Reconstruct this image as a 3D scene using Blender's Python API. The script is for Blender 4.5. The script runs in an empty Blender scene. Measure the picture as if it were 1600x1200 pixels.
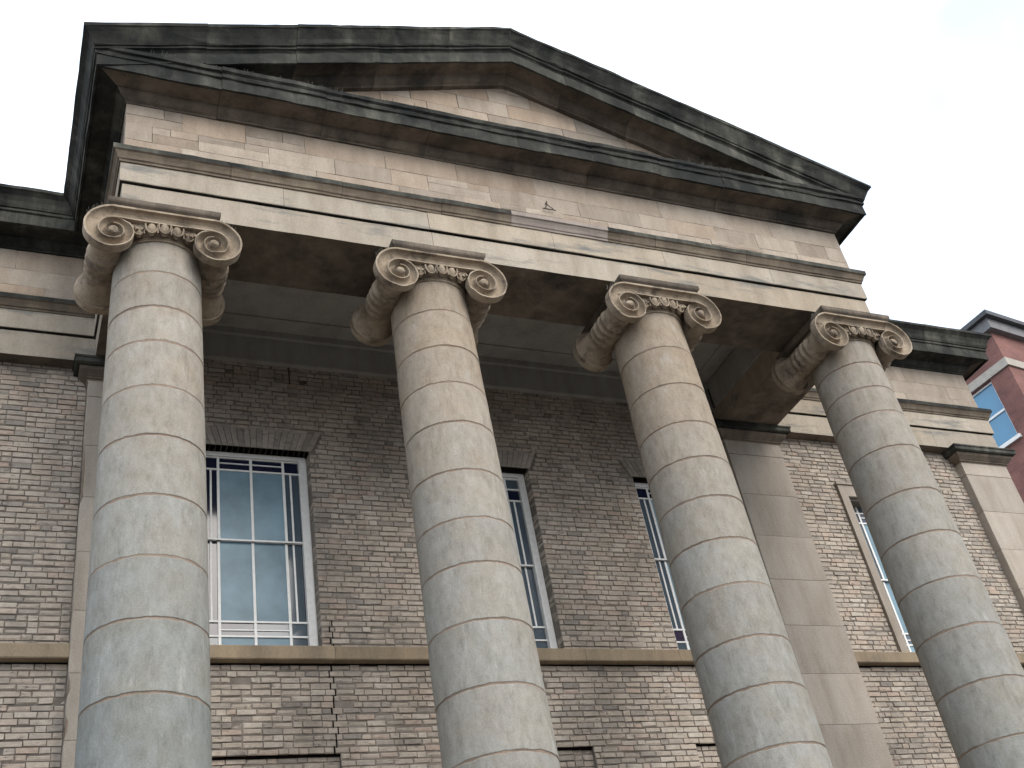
import bpy, math, random
from mathutils import Vector, Matrix, noise

random.seed(7)
scene = bpy.context.scene
COL = scene.collection

# ------------------------------------------------------------------ camera
CAM = Vector((-1.278, -10.307, 1.6))
rx = Vector((0.91665566, -0.36551101, -0.16169138))
ux = Vector((-0.0984977, -0.59866829, 0.79491791))
fx = Vector((0.38735075, 0.71273977, 0.58477467))
cd = bpy.data.cameras.new('camera')
cam = bpy.data.objects.new('camera', cd)
COL.objects.link(cam)
cam.matrix_world = Matrix(((rx.x, ux.x, -fx.x, CAM.x), (rx.y, ux.y, -fx.y, CAM.y),
                           (rx.z, ux.z, -fx.z, CAM.z), (0, 0, 0, 1)))
cd.sensor_width = 36.0
cd.lens = 36.0 * 1791.0 / 1600.0
cd.clip_end = 3000
scene.camera = cam

# ------------------------------------------------------------------ sky, sun, exposure
SUN_EL, SUN_AZ = math.radians(38), math.radians(162)      # azimuth clockwise from +Y
w = bpy.data.worlds.new('World')
scene.world = w
w.use_nodes = True
wn, wl = w.node_tree.nodes, w.node_tree.links
bg = wn['Background']
sky = wn.new('ShaderNodeTexSky')
sky.sky_type = 'NISHITA'
sky.sun_disc = False
sky.sun_elevation = SUN_EL
sky.sun_rotation = SUN_AZ
sky.dust_density = 4.0
mx = wn.new('ShaderNodeMixRGB')
wtc = wn.new('ShaderNodeTexCoord')
wno = wn.new('ShaderNodeTexNoise')                        # thick bright cloud, thinner in places
wno.inputs['Scale'].default_value = 2.2
wno.inputs['Detail'].default_value = 5
wrp = wn.new('ShaderNodeValToRGB')
wrp.color_ramp.elements[0].position, wrp.color_ramp.elements[1].position = 0.34, 0.52
wrp.color_ramp.elements[0].color = (0.42, 0.42, 0.42, 1)
wrp.color_ramp.elements[1].color = (0.93, 0.93, 0.93, 1)
wl.new(wtc.outputs['Generated'], wno.inputs['Vector'])
wl.new(wno.outputs['Fac'], wrp.inputs[0])
wl.new(wrp.outputs[0], mx.inputs[0])
mx.inputs[2].default_value = (5.75, 6.4, 7.2, 1)
wl.new(sky.outputs[0], mx.inputs[1])
wl.new(mx.outputs[0], bg.inputs[0])
bg.inputs[1].default_value = 0.10
sd = bpy.data.lights.new('sun', 'SUN')
sd.energy = 0.75
sd.angle = math.radians(40)
sd.color = (1.0, 0.93, 0.84)
so = bpy.data.objects.new('sun', sd)
COL.objects.link(so)
to_sun = Vector((math.sin(SUN_AZ) * math.cos(SUN_EL), math.cos(SUN_AZ) * math.cos(SUN_EL), math.sin(SUN_EL)))
so.rotation_euler = to_sun.to_track_quat('Z', 'Y').to_euler()
so.location = (20, -30, 40)
vs = scene.view_settings
vs.view_transform = 'Standard'
vs.look = 'None'
vs.gamma = 1
vs.use_curve_mapping = False
vs.exposure = 1.6

# ------------------------------------------------------------------ materials
def mat(name):
    m = bpy.data.materials.new(name)
    m.use_nodes = True
    nt = m.node_tree
    return m, nt.nodes, nt.links, nt.nodes['Principled BSDF']

def noise_node(n, l, vec, scale, detail=6, rough=0.6):
    t = n.new('ShaderNodeTexNoise')
    t.inputs['Scale'].default_value = scale
    t.inputs['Detail'].default_value = detail
    t.inputs['Roughness'].default_value = rough
    l.new(vec, t.inputs['Vector'])
    return t.outputs['Fac']

def mapping(n, l, vec, sc, loc=(0, 0, 0)):
    m = n.new('ShaderNodeMapping')
    m.inputs['Scale'].default_value = sc
    m.inputs['Location'].default_value = loc
    l.new(vec, m.inputs['Vector'])
    return m.outputs[0]

def ramp(n, l, fac, stops):
    r = n.new('ShaderNodeValToRGB')
    el = r.color_ramp.elements
    while len(el) < len(stops):
        el.new(0.5)
    for e, (p, c) in zip(el, stops):
        e.position = p
        e.color = (c[0], c[1], c[2], 1) if not isinstance(c, (int, float)) else (c, c, c, 1)
    l.new(fac, r.inputs[0])
    return r.outputs[0]

def mix(n, l, fac, a, b, mode='MIX'):
    m = n.new('ShaderNodeMixRGB')
    m.blend_type = mode
    for i, v in enumerate((fac, a, b)):
        if hasattr(v, 'is_linked'):
            l.new(v, m.inputs[i])
        elif i == 0:
            m.inputs[0].default_value = v
        else:
            m.inputs[i].default_value = (v[0], v[1], v[2], 1)
    return m.outputs[0]

def math_node(n, l, op, a, b):
    m = n.new('ShaderNodeMath')
    m.operation = op
    m.use_clamp = False
    for i, v in enumerate((a, b)):
        if hasattr(v, 'is_linked'):
            l.new(v, m.inputs[i])
        else:
            m.inputs[i].default_value = v
    return m.outputs[0]

def bump(n, l, bsdf, h, strength, dist):
    b = n.new('ShaderNodeBump')
    b.inputs['Strength'].default_value = strength
    b.inputs['Distance'].default_value = dist
    l.new(h, b.inputs['Height'])
    l.new(b.outputs[0], bsdf.inputs['Normal'])

def stone(name, light, mid, dark, soot=None, soot_lo=0.55, soot_hi=0.7, vary=0.25, tint=None, tint_amt=0.0,
          streak=(1, 1, 0.25), soot_scale=1.3, rough=0.9, bstr=0.5, soot_map=(1, 1, 0.8)):
    m, n, l, b = mat(name)
    g = n.new('ShaderNodeNewGeometry')
    pos = g.outputs['Position']
    oi = n.new('ShaderNodeObjectInfo')
    rnd = oi.outputs['Random']
    # shift the noise from stone to stone so that no two look alike
    add = n.new('ShaderNodeVectorMath')
    add.operation = 'ADD'
    cmb = n.new('ShaderNodeCombineXYZ')
    for k in range(3):
        l.new(math_node(n, l, 'MULTIPLY', rnd, 7.0 + 3 * k), cmb.inputs[k])
    l.new(pos, add.inputs[0])
    l.new(cmb.outputs[0], add.inputs[1])
    pv = add.outputs[0]
    base = noise_node(n, l, mapping(n, l, pv, streak), 3.2, 8, 0.65)
    col = ramp(n, l, base, [(0.30, dark), (0.5, mid), (0.68, light)])
    fine = noise_node(n, l, pos, 38, 4, 0.7)
    col = mix(n, l, 0.55, col, ramp(n, l, fine, [(0.3, 0.62), (0.7, 1.0)]), 'MULTIPLY')
    # per-stone value
    col = mix(n, l, 1.0, col, ramp(n, l, rnd, [(0.0, 1 - vary), (0.5, 1 - vary * 0.35), (1.0, 1.0)]), 'MULTIPLY')
    if tint:
        sel = ramp(n, l, math_node(n, l, 'FRACT', math_node(n, l, 'MULTIPLY', rnd, 7.31), 0), [(0.45, 0), (1.0, tint_amt)])
        col = mix(n, l, sel, col, tint, 'MULTIPLY')
    if soot:
        s = noise_node(n, l, mapping(n, l, pos, soot_map, (3.1, 5.7, 1.3)), soot_scale, 9, 0.68)
        sf = ramp(n, l, s, [(soot_lo, 0), (soot_hi, 1)])
        col = mix(n, l, sf, col, soot)
    l.new(col, b.inputs['Base Color'])
    b.inputs['Roughness'].default_value = rough
    b.inputs['Specular IOR Level'].default_value = 0.2
    h = math_node(n, l, 'ADD', math_node(n, l, 'MULTIPLY', fine, 0.4), base)
    bump(n, l, b, h, bstr, 0.02)
    return m

M = {}
M['ashlar'] = stone('ashlar', (0.47, 0.40, 0.325), (0.40, 0.335, 0.268), (0.32, 0.262, 0.205), soot=(0.19, 0.158, 0.13),
                    soot_lo=0.60, soot_hi=0.80, vary=0.30, tint=(1.0, 0.88, 0.78), tint_amt=0.75)
M['fascia'] = stone('fascia', (0.46, 0.40, 0.325), (0.40, 0.345, 0.275), (0.32, 0.27, 0.21), soot=(0.165, 0.16, 0.145),
                    soot_lo=0.53, soot_hi=0.66, vary=0.16, soot_scale=1.6, tint=(1.0, 0.92, 0.82), tint_amt=0.6, soot_map=(0.5, 1, 2.6))
M['new_stone'] = stone('new_stone', (0.36, 0.31, 0.27), (0.32, 0.27, 0.235), (0.26, 0.215, 0.185), vary=0.1)
M['grimy'] = stone('grimy', (0.17, 0.14, 0.11), (0.10, 0.083, 0.065), (0.05, 0.043, 0.035), soot=(0.02, 0.019, 0.017),
                   soot_lo=0.44, soot_hi=0.62, vary=0.2)
M['brown_stone'] = stone('brown_stone', (0.26, 0.21, 0.16), (0.19, 0.152, 0.117), (0.11, 0.09, 0.07), soot=(0.05, 0.045, 0.038),
                         soot_lo=0.50, soot_hi=0.68, vary=0.35)
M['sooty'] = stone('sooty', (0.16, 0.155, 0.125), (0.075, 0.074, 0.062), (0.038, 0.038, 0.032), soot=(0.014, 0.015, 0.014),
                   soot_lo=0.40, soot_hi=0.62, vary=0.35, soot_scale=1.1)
M['taenia'] = stone('taenia', (0.25, 0.205, 0.15), (0.19, 0.15, 0.11), (0.12, 0.095, 0.07), soot=(0.07, 0.06, 0.05),
                    soot_lo=0.55, soot_hi=0.75, vary=0.25)
M['sill'] = stone('sill', (0.36, 0.28, 0.185), (0.30, 0.235, 0.16), (0.22, 0.17, 0.12), soot=(0.12, 0.10, 0.08),
                  soot_lo=0.56, soot_hi=0.75, vary=0.15)
M['pilaster'] = stone('pilaster', (0.455, 0.40, 0.335), (0.40, 0.345, 0.285), (0.32, 0.27, 0.215), soot=(0.27, 0.20, 0.145),
                      soot_lo=0.62, soot_hi=0.78, vary=0.15)
M['plaster'] = stone('plaster', (0.44, 0.42, 0.385), (0.39, 0.37, 0.335), (0.30, 0.28, 0.25), vary=0.03, bstr=0.15)
M['capital'] = stone('capital', (0.42, 0.345, 0.26), (0.33, 0.262, 0.19), (0.19, 0.143, 0.10), soot=(0.095, 0.078, 0.062),
                     soot_lo=0.51, soot_hi=0.67, vary=0.15, soot_scale=4.2, streak=(1, 1, 1))
M['mortar'] = stone('mortar', (0.26, 0.225, 0.19), (0.185, 0.16, 0.135), (0.11, 0.095, 0.082), vary=0.05)
M['joint'] = stone('joint', (0.31, 0.235, 0.175), (0.25, 0.185, 0.138), (0.17, 0.125, 0.095), vary=0.05)

def column_material():
    m, n, l, b = mat('column_stone')
    g = n.new('ShaderNodeNewGeometry')
    pos = g.outputs['Position']
    rnd = n.new('ShaderNodeObjectInfo').outputs['Random']
    def oattr(nm):
        a = n.new('ShaderNodeAttribute')
        a.attribute_name = nm
        a.attribute_type = 'OBJECT'
        return a.outputs['Fac']
    # shift the pattern from drum to drum
    add = n.new('ShaderNodeVectorMath')
    cmb = n.new('ShaderNodeCombineXYZ')
    for k in range(3):
        l.new(math_node(n, l, 'MULTIPLY', rnd, 11.0 + 5 * k), cmb.inputs[k])
    l.new(pos, add.inputs[0])
    l.new(cmb.outputs[0], add.inputs[1])
    pv = add.outputs[0]
    grain = noise_node(n, l, mapping(n, l, pv, (1, 1, 0.55)), 8.5, 12, 0.74)
    col = ramp(n, l, grain, [(0.28, (0.265, 0.245, 0.215)), (0.44, (0.355, 0.335, 0.295)), (0.56, (0.405, 0.385, 0.345)), (0.72, (0.46, 0.44, 0.40))])
    blot = noise_node(n, l, pv, 1.9, 8, 0.66)
    col = mix(n, l, ramp(n, l, blot, [(0.42, 0), (0.66, 0.55)]), col, (0.97, 0.88, 0.78), 'MULTIPLY')
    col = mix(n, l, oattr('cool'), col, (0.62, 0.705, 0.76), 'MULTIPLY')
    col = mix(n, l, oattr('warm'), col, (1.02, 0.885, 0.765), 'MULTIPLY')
    # short runs of dirt and of lime
    drip = noise_node(n, l, mapping(n, l, pv, (2.6, 2.6, 0.5), (4, 4, 4)), 4.4, 10, 0.72)
    col = mix(n, l, ramp(n, l, drip, [(0.55, 0), (0.66, 0.55)]), col, (0.70, 0.68, 0.66), 'MULTIPLY')
    pale = ramp(n, l, noise_node(n, l, mapping(n, l, pv, (2.2, 2.2, 0.6), (1, 9, 2)), 3.4, 10, 0.74), [(0.57, 0), (0.68, 0.5)])
    col = mix(n, l, pale, col, (0.50, 0.485, 0.45))
    rust = ramp(n, l, noise_node(n, l, mapping(n, l, pv, (1, 1, 0.8), (8, 2, 4)), 3.2, 12, 0.76), [(0.60, 0), (0.72, 0.6)])
    rust = math_node(n, l, 'MULTIPLY', rust, math_node(n, l, 'ADD', 0.25, oattr('warm')))
    col = mix(n, l, rust, col, (0.27, 0.165, 0.095))
    fine = noise_node(n, l, pos, 60, 5, 0.75)
    col = mix(n, l, 0.7, col, ramp(n, l, fine, [(0.3, 0.66), (0.68, 1.0)]), 'MULTIPLY')
    pits = ramp(n, l, noise_node(n, l, pos, 95, 2, 0.5), [(0.66, 0), (0.74, 0.5)])
    col = mix(n, l, pits, col, (0.15, 0.13, 0.11))
    col = mix(n, l, 1.0, col, ramp(n, l, rnd, [(0, 0.82), (1, 0.96)]), 'MULTIPLY')
    l.new(col, b.inputs['Base Color'])
    b.inputs['Roughness'].default_value = 0.95
    b.inputs['Specular IOR Level'].default_value = 0.15
    bump(n, l, b, math_node(n, l, 'ADD', math_node(n, l, 'MULTIPLY', fine, 0.5), grain), 0.55, 0.014)
    return m
M['column'] = column_material()

def brick_material(name, per_object):
    m, n, l, b = mat(name)
    g = n.new('ShaderNodeNewGeometry')
    pos = g.outputs['Position']
    a = n.new('ShaderNodeAttribute')
    a.attribute_name = 'tone'
    a.attribute_type = 'OBJECT' if per_object else 'GEOMETRY'
    t = a.outputs['Fac']
    col = ramp(n, l, t, [(0.0, (0.30, 0.265, 0.23)), (0.14, (0.40, 0.35, 0.295)), (0.34, (0.465, 0.395, 0.325)), (0.52, (0.50, 0.425, 0.345)),
                         (0.66, (0.485, 0.42, 0.355)), (0.80, (0.485, 0.38, 0.305)), (0.88, (0.505, 0.435, 0.36)), (1.0, (0.545, 0.48, 0.405))])
    grime = noise_node(n, l, mapping(n, l, pos, (1, 1, 0.6)), 0.9, 9, 0.7)
    col = mix(n, l, ramp(n, l, grime, [(0.42, 0), (0.66, 0.85)]), col, (0.55, 0.55, 0.545), 'MULTIPLY')
    blot = noise_node(n, l, mapping(n, l, pos, (0.7, 0.7, 1.2)), 16, 8, 0.75)
    col = mix(n, l, 0.8, col, ramp(n, l, blot, [(0.28, 0.6), (0.62, 1.0)]), 'MULTIPLY')
    spot = ramp(n, l, noise_node(n, l, mapping(n, l, pos, (0.45, 1, 1.3), (2, 7, 1)), 17, 6, 0.7), [(0.57, 0), (0.68, 0.75)])
    col = mix(n, l, spot, col, (0.09, 0.08, 0.07))
    l.new(col, b.inputs['Base Color'])
    b.inputs['Roughness'].default_value = 0.95
    b.inputs['Specular IOR Level'].default_value = 0.15
    bump(n, l, b, blot, 0.6, 0.02)
    return m
M['brick'] = brick_material('brick_mass', False)
M['brick_one'] = brick_material('brick_single', True)

def plain(name, c, rough=0.6, spec=0.3, nscale=12, lo=0.75, metallic=0.0):
    m, n, l, b = mat(name)
    g = n.new('ShaderNodeNewGeometry')
    f = noise_node(n, l, g.outputs['Position'], nscale, 5, 0.6)
    l.new(mix(n, l, 1.0, c, ramp(n, l, f, [(0.3, lo), (0.65, 1.0)]), 'MULTIPLY'), b.inputs['Base Color'])
    b.inputs['Roughness'].default_value = rough
    b.inputs['Specular IOR Level'].default_value = spec
    b.inputs['Metallic'].default_value = metallic
    return m
M['white_paint'] = plain('white_paint', (0.78, 0.77, 0.74), 0.45, 0.4, 14, 0.86)
M['frosted'] = plain('frosted_glass', (0.185, 0.295, 0.36), 0.35, 0.3, 1.6, 0.6)
M['blue_glass'] = plain('blue_margin_glass', (0.012, 0.016, 0.038), 0.08, 0.6, 3, 0.8)
M['purple_glass'] = plain('purple_margin_glass', (0.045, 0.036, 0.065), 0.08, 0.6, 3, 0.8)
M['grey_glass'] = plain('grey_margin_glass', (0.075, 0.10, 0.125), 0.1, 0.6, 3, 0.8)
M['iron'] = plain('iron', (0.10, 0.075, 0.06), 0.7, 0.3, 30, 0.5)
M['wire'] = plain('wire', (0.16, 0.15, 0.12), 0.6, 0.3, 30, 0.6)
M['lead'] = plain('lead_roof', (0.16, 0.165, 0.175), 0.6, 0.3, 3, 0.7)
M['crack'] = plain('crack_and_shade_dark', (0.012, 0.010, 0.009), 1.0, 0.0, 20, 0.6)  # for the crack, and for the painted shade strips below the sill
M['red_paint_trim'] = plain('pale_stone_band', (0.42, 0.38, 0.33), 0.8, 0.2, 6, 0.75)
M['dark_eaves'] = plain('dark_eaves', (0.075, 0.075, 0.08), 0.6, 0.3, 5, 0.7)
M['grey_board'] = plain('grey_board', (0.20, 0.195, 0.20), 0.7, 0.2, 5, 0.75)
M['sky_glass'] = plain('window_glass', (0.045, 0.21, 0.36), 0.05, 0.8, 1.5, 0.85)  # blue of the reflected sky put into the base colour
M['pavement'] = plain('paving', (0.11, 0.105, 0.10), 0.9, 0.2, 2.5, 0.7)
M['interior'] = plain('interior', (0.03, 0.03, 0.03), 0.9, 0.1, 2.5, 0.7)

def brick_tex(name, c1, c2, mort, rot=0.0):
    m, n, l, b = mat(name)
    tc = n.new('ShaderNodeNewGeometry')
    sx = n.new('ShaderNodeSeparateXYZ')
    l.new(tc.outputs['Position'], sx.inputs[0])
    mp = n.new('ShaderNodeCombineXYZ')
    l.new(math_node(n, l, 'ADD', sx.outputs[0], sx.outputs[1]), mp.inputs[0])
    l.new(sx.outputs[2], mp.inputs[1])
    t = n.new('ShaderNodeTexBrick')
    t.inputs['Scale'].default_value = 1.0
    t.inputs['Brick Width'].default_value = 0.235
    t.inputs['Row Height'].default_value = 0.078
    t.inputs['Mortar Size'].default_value = 0.005
    t.inputs['Color1'].default_value = (*c1, 1)
    t.inputs['Color2'].default_value = (*c2, 1)
    t.inputs['Mortar'].default_value = (*mort, 1)
    l.new(mp.outputs[0], t.inputs['Vector'])
    f = noise_node(n, l, tc.outputs['Position'], 1.5, 7, 0.65)
    l.new(mix(n, l, 0.8, t.outputs['Color'], ramp(n, l, f, [(0.35, 0.6), (0.65, 1.0)]), 'MULTIPLY'), b.inputs['Base Color'])
    b.inputs['Roughness'].default_value = 0.95
    return m
M['lower_brick'] = brick_tex('lower_brick', (0.36, 0.30, 0.22), (0.24, 0.21, 0.17), (0.16, 0.14, 0.12))

# ------------------------------------------------------------------ mesh helpers
WT = {}                                    # world position of every object (nothing is rotated but a few)

def link(o, parent=None, at=(0, 0, 0)):
    COL.objects.link(o)
    at = Vector(at)
    if parent:
        o.parent = parent
        o.location = at - WT[parent.name]
    else:
        o.location = at
    WT[o.name] = at
    return o

def mesh(name, verts, faces, mats, midx=None, smooth=False):
    me = bpy.data.meshes.new(name)
    me.from_pydata([tuple(v) for v in verts], [], faces)
    for m in (mats if isinstance(mats, (list, tuple)) else [mats]):
        me.materials.append(m)
    if midx:
        me.polygons.foreach_set('material_index', midx)
    if smooth:
        me.polygons.foreach_set('use_smooth', [True] * len(me.polygons))
    me.update()
    return me

def new(name, verts, faces, mats, parent=None, at=(0, 0, 0), midx=None, smooth=False, kind=None, label=None):
    """verts are in the object's own frame; at is its world position"""
    o = bpy.data.objects.new(name, mesh(name, verts, faces, mats, midx, smooth))
    link(o, parent, at)
    if kind:
        o['kind'] = kind
    if label:
        o['label'] = label
    return o

def inst(name, me, parent, at):
    return link(bpy.data.objects.new(name, me), parent, at)

def empty(name, at, parent=None):
    o = bpy.data.objects.new(name, None)
    o.empty_display_size = 0.5
    return link(o, parent, at)

class MB:
    def __init__(self):
        self.v, self.f, self.m = [], [], []
    def box(self, a, b, m=0):
        x0, y0, z0 = a
        x1, y1, z1 = b
        i = len(self.v)
        self.v += [(x0, y0, z0), (x1, y0, z0), (x1, y1, z0), (x0, y1, z0), (x0, y0, z1), (x1, y0, z1), (x1, y1, z1), (x0, y1, z1)]
        for q in ((3, 2, 1, 0), (4, 5, 6, 7), (0, 1, 5, 4), (1, 2, 6, 5), (2, 3, 7, 6), (3, 0, 4, 7)):
            self.f.append([i + k for k in q])
            self.m.append(m)
        return self
    def add(self, verts, faces, m=0):
        i = len(self.v)
        self.v += [tuple(v) for v in verts]
        for q in faces:
            self.f.append([i + k for k in q])
            self.m.append(m)
        return self
    def bar(self, a, b, r, m=0, n=5, r1=None):
        a, b = Vector(a), Vector(b)
        d = (b - a).normalized()
        s = d.orthogonal().normalized()
        t = d.cross(s)
        r1 = r if r1 is None else r1
        vs = [a + (s * math.cos(k * 6.2832 / n) + t * math.sin(k * 6.2832 / n)) * r for k in range(n)]
        vs += [b + (s * math.cos(k * 6.2832 / n) + t * math.sin(k * 6.2832 / n)) * r1 for k in range(n)]
        fs = [(k, (k + 1) % n, n + (k + 1) % n, n + k) for k in range(n)] + [tuple(range(n))[::-1], tuple(range(n, 2 * n))]
        return self.add(vs, fs, m)
    def build(self, name, mats, parent=None, at=(0, 0, 0), **kw):
        return new(name, self.v, self.f, mats, parent, at, midx=self.m, **kw)

def wob(p, s=1.0, a=0.004):
    """smooth wear of an arris"""
    return noise.noise(Vector(p) * (2.3 * s)) * a + noise.noise(Vector(p) * (9.0 * s) + Vector((5, 1, 2))) * a * 0.7

def run(name, prof, p0, p1, out, parent, mats, pidx=None, m0=0.0, m1=0.0, joints=(), gap=0.0025, slope=0.0, step=0.14,
        wear=0.004, labels=None, pick=None):
    """stones of one moulding: closed profile [(o, z)] (o = outwards from the base line p0-p1), one object each between joints.
    m0, m1: 1 = outer mitre, -1 = inner mitre, 0 = square end. slope lifts z along the run."""
    p0, p1, out = Vector((*p0, 0)), Vector((*p1, 0)), Vector((*out, 0))
    L = (p1 - p0).length
    d = (p1 - p0) / L
    cuts = [0.0] + [j for j in joints if 0.05 < j < L - 0.05] + [L]
    n = len(prof)
    res = []
    for s in range(len(cuts) - 1):
        a, b = cuts[s], cuts[s + 1]
        first, last = s == 0, s == len(cuts) - 2
        shift = random.uniform(-1, 1) * wear * 0.8
        k = max(2, int((b - a) / step) + 1)
        V, F, I = [], [], []
        for r in range(k + 1):
            for (o, z) in prof:
                aa = a - m0 * o if first else a + gap
                bb = b + m1 * o if last else b - gap
                t = aa + (bb - aa) * r / k
                base = p0 + d * t
                e = wob((base.x * 1.0, base.y + z * 3.7, z * 2 + o * 5), 1.0, wear) + shift
                q = base + out * (o + (e if o > 0.0 else e * 0.4))
                V.append((q.x, q.y, z + slope * t + wob((base.x + 9, base.y, z + o * 7), 1.0, wear * 0.8)))
        for r in range(k):
            for j in range(n):
                F.append((r * n + j, r * n + (j + 1) % n, (r + 1) * n + (j + 1) % n, (r + 1) * n + j))
                I.append(pidx[j] if pidx else 0)
        F.append(tuple(range(n))[::-1])
        I.append(0)
        F.append(tuple(range(k * n, k * n + n)))
        I.append(0)
        mm = mats
        if pick and pick(s):
            mm = pick(s)
        o_ = new(name, V, F, mm, parent, midx=I if len(mm) > 1 else None)
        res.append(o_)
    fix_normals(res)
    return res

def fix_normals(objs):
    import bmesh
    for o in objs:
        bm = bmesh.new()
        bm.from_mesh(o.data)
        bmesh.ops.recalc_face_normals(bm, faces=bm.faces)
        bm.to_mesh(o.data)
        bm.free()

def spaced(L, lo, hi, seed):
    r = random.Random(seed)
    t, out = 0.0, []
    while True:
        t += r.uniform(lo, hi)
        if t > L - lo * 0.6:
            return out
        out.append(t)

# ------------------------------------------------------------------ main dimensions (metres)
CX = [-0.02, 3.335, 6.555, 9.92]           # column axes
CY = -0.03
XL, XR = -0.4957, 10.3957                  # portico entablature faces
YF = -0.4957                               # its front face
ZS, Z1, Z2, Z3, Z4 = 11.64, 12.045, 12.365, 12.575, 13.50
YW = 2.41                                  # wing entablature face
YP = 2.45                                  # pilaster face
YB = 2.60                                  # brick face
WXL, WXR = -5.65, 15.55                    # ends of the front
ZG, ZA = 14.14, 16.18                      # eaves lip, apex
MIDX = (XL + XR) / 2
WINS = [1.62, 4.95, 8.28]
ZSB, ZST = 7.466, 7.650                    # sill course
ZWT = 10.60                                # window head
HW = 0.77
COURSE = 0.079

# ------------------------------------------------------------------ the setting
g = new('ground', [(-400, -400, 0), (400, -400, 0), (400, 400, 0), (-400, 400, 0)], [(0, 1, 2, 3)], M['pavement'])
g['kind'] = 'structure'

B = empty('neoclassical_building', (MIDX, YB, 0.004))
B['label'] = 'sandstone portico of four ionic columns and pediment on a buff brick building'
B['category'] = 'building'

# ------------------------------------------------------------------ brick wall: backing
mb = MB()
Y1 = YB + 0.34
YM = YB + 0.013                            # mortar face
def back(x0, x1, z0, z1, y0=YM, m=0):
    mb.box((x0, y0, z0), (x1, Y1, z1), m)
PAN = 0.90                                 # half width of the recessed panels under the windows
ZPT = 6.36
xs = [WXL]
for c in WINS:
    back(xs[-1], c - HW, ZST - 0.05, 12.1)
    back(c - HW, c + HW, ZWT, 12.1)
    xs.append(c + HW)
WIN4 = 12.45
WX4 = WIN4 - 0.075
back(xs[-1], WX4 - HW, ZST - 0.05, 12.1)
back(WX4 - HW, WX4 + HW, 10.45, 12.1)
back(WX4 + HW, WXR, ZST - 0.05, 12.1)
back(WXL, WXR, ZPT, ZST - 0.05)
xs = [WXL]
for c in WINS:
    back(xs[-1], c - PAN, 4.6, ZPT)
    mb.box((c - PAN, YM + 0.065, 4.6), (c + PAN, Y1, ZPT))
    xs.append(c + PAN)
back(xs[-1], WXR, 4.6, ZPT)
mb.box((WXL, YB + 0.002, 0.004), (WXR, Y1, 4.6), 1)
wall = mb.build('brick_wall', [M['mortar'], M['lower_brick']], B)

# ------------------------------------------------------------------ bricks
def project(p):
    d = Vector(p) - CAM
    z = d.dot(fx)
    return 800 + 1791 * d.dot(rx) / z, 600 - 1791 * d.dot(ux) / z, d.length

def hidden(p):
    a, b = CAM.xy, Vector((p[0], p[1]))
    for x in CX:
        c = Vector((x, CY))
        t = max(0, min(1, (c - a).dot(b - a) / (b - a).length_squared))
        if (a + (b - a) * t - c).length < 0.60:
            return True
    return False

LS, LH, J = 0.224, 0.107, 0.011
HB = COURSE - J
bricks = []                                # (x0, x1, z0, y face, depth, full)
def fill(x0, x1, z, k, yf, d0=0.03, deep0=0, deep1=0):
    r = random.Random(int(z * 1000) * 31 + int(x0 * 100))
    x = x0
    t = k % 2
    if t:
        first = r.choice((0.06, 0.11, 0.165))
    else:
        first = r.choice((LS, LH))
    i = 0
    while x < x1 - 0.03:
        ln = first if i == 0 else ((LH if r.random() < 0.62 else LS) if (i + t) % 2 else LS if r.random() < 0.9 else LH)
        e = x + ln
        if e > x1 - 0.075:
            e = x1 if x1 - x < 0.26 else x1 - 0.11 - J
        full = abs(e - x - LS) < 1e-6 and 1 or abs(e - x - LH) < 1e-6 and 2 or 0
        dp = d0
        if (deep0 and x == x0) or (deep1 and e >= x1 - 1e-6):
            dp, full = 0.21, 0
        bricks.append((x, e, z, yf, dp, full))
        x = e + J
        i += 1

CRX = 2.475                                # line of the stepped crack
crack_pts = []
ka = int((12.08 - ZST) / COURSE)
for k in range(ka):
    z = ZST + 0.004 + k * COURSE
    zt = z + HB
    if zt < 11.70:
        fill(-3.6, -0.56, z, k, YB)
        if zt < 10.42:
            fill(10.455, WIN4 - 0.985, z, k, YB)
            fill(WIN4 + 0.985, 14.45, z, k, YB)
        elif zt < 10.75:
            fill(10.455, WIN4 - 0.985, z, k, YB)
            fill(WIN4 + 0.985, 14.45, z, k, YB)
        else:
            fill(10.455, 14.45, z, k, YB)
    e0 = 0.555
    if zt < ZWT + 0.01:
        for q, c in enumerate(WINS):
            if q == 0 and z < 8.02:
                fill(e0, c - HW, z, k, YB, deep1=1)
            else:
                fill(e0, c - HW, z, k, YB, deep0=q > 0, deep1=1)
            e0 = c + HW
        fill(e0, 9.35, z, k, YB, deep0=1)
    elif zt < 10.95:
        for c in WINS:
            sk = 0.84 + (zt - ZWT) * 0.42
            fill(e0, c - sk, z, k, YB)
            e0 = c + sk
        fill(e0, 9.35, z, k, YB)
    else:
        fill(0.555, 9.35, z, k, YB)
kb = int((ZSB - 4.67) / COURSE)
for k in range(kb):
    z = ZSB - 0.022 - (k + 1) * COURSE + J
    fill(-3.6, -0.56, z, k, YB)
    fill(10.455, 14.45, z, k, YB)
    if z > ZPT - 0.02:
        cx_ = CRX + [0, -0.03, 0.02, -0.025, 0.03, 0.0][k % 6]
        fill(0.555, cx_ - 0.008, z, k, YB)
        fill(cx_ + 0.010, 9.35, z, k, YB)
        crack_pts.append((cx_ + 0.001, z, z + COURSE))
    else:
        e0 = 0.555
        for c in WINS:
            fill(e0, c - PAN, z, k, YB)
            fill(c - PAN + 0.004, c + PAN - 0.004, z, k, YB + 0.065)
            e0 = c + PAN
        fill(e0, 9.35, z, k, YB)

rb = random.Random(3)
def tone(x, z):
    t = rb.random()
    big = noise.noise(Vector((x * 0.9, z * 0.9, 3.0)))
    t = 0.12 + 0.88 * t + big * 0.22
    if rb.random() < 0.06:
        t = rb.uniform(0, 0.14)
    return max(0.0, min(1.0, t))

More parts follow.
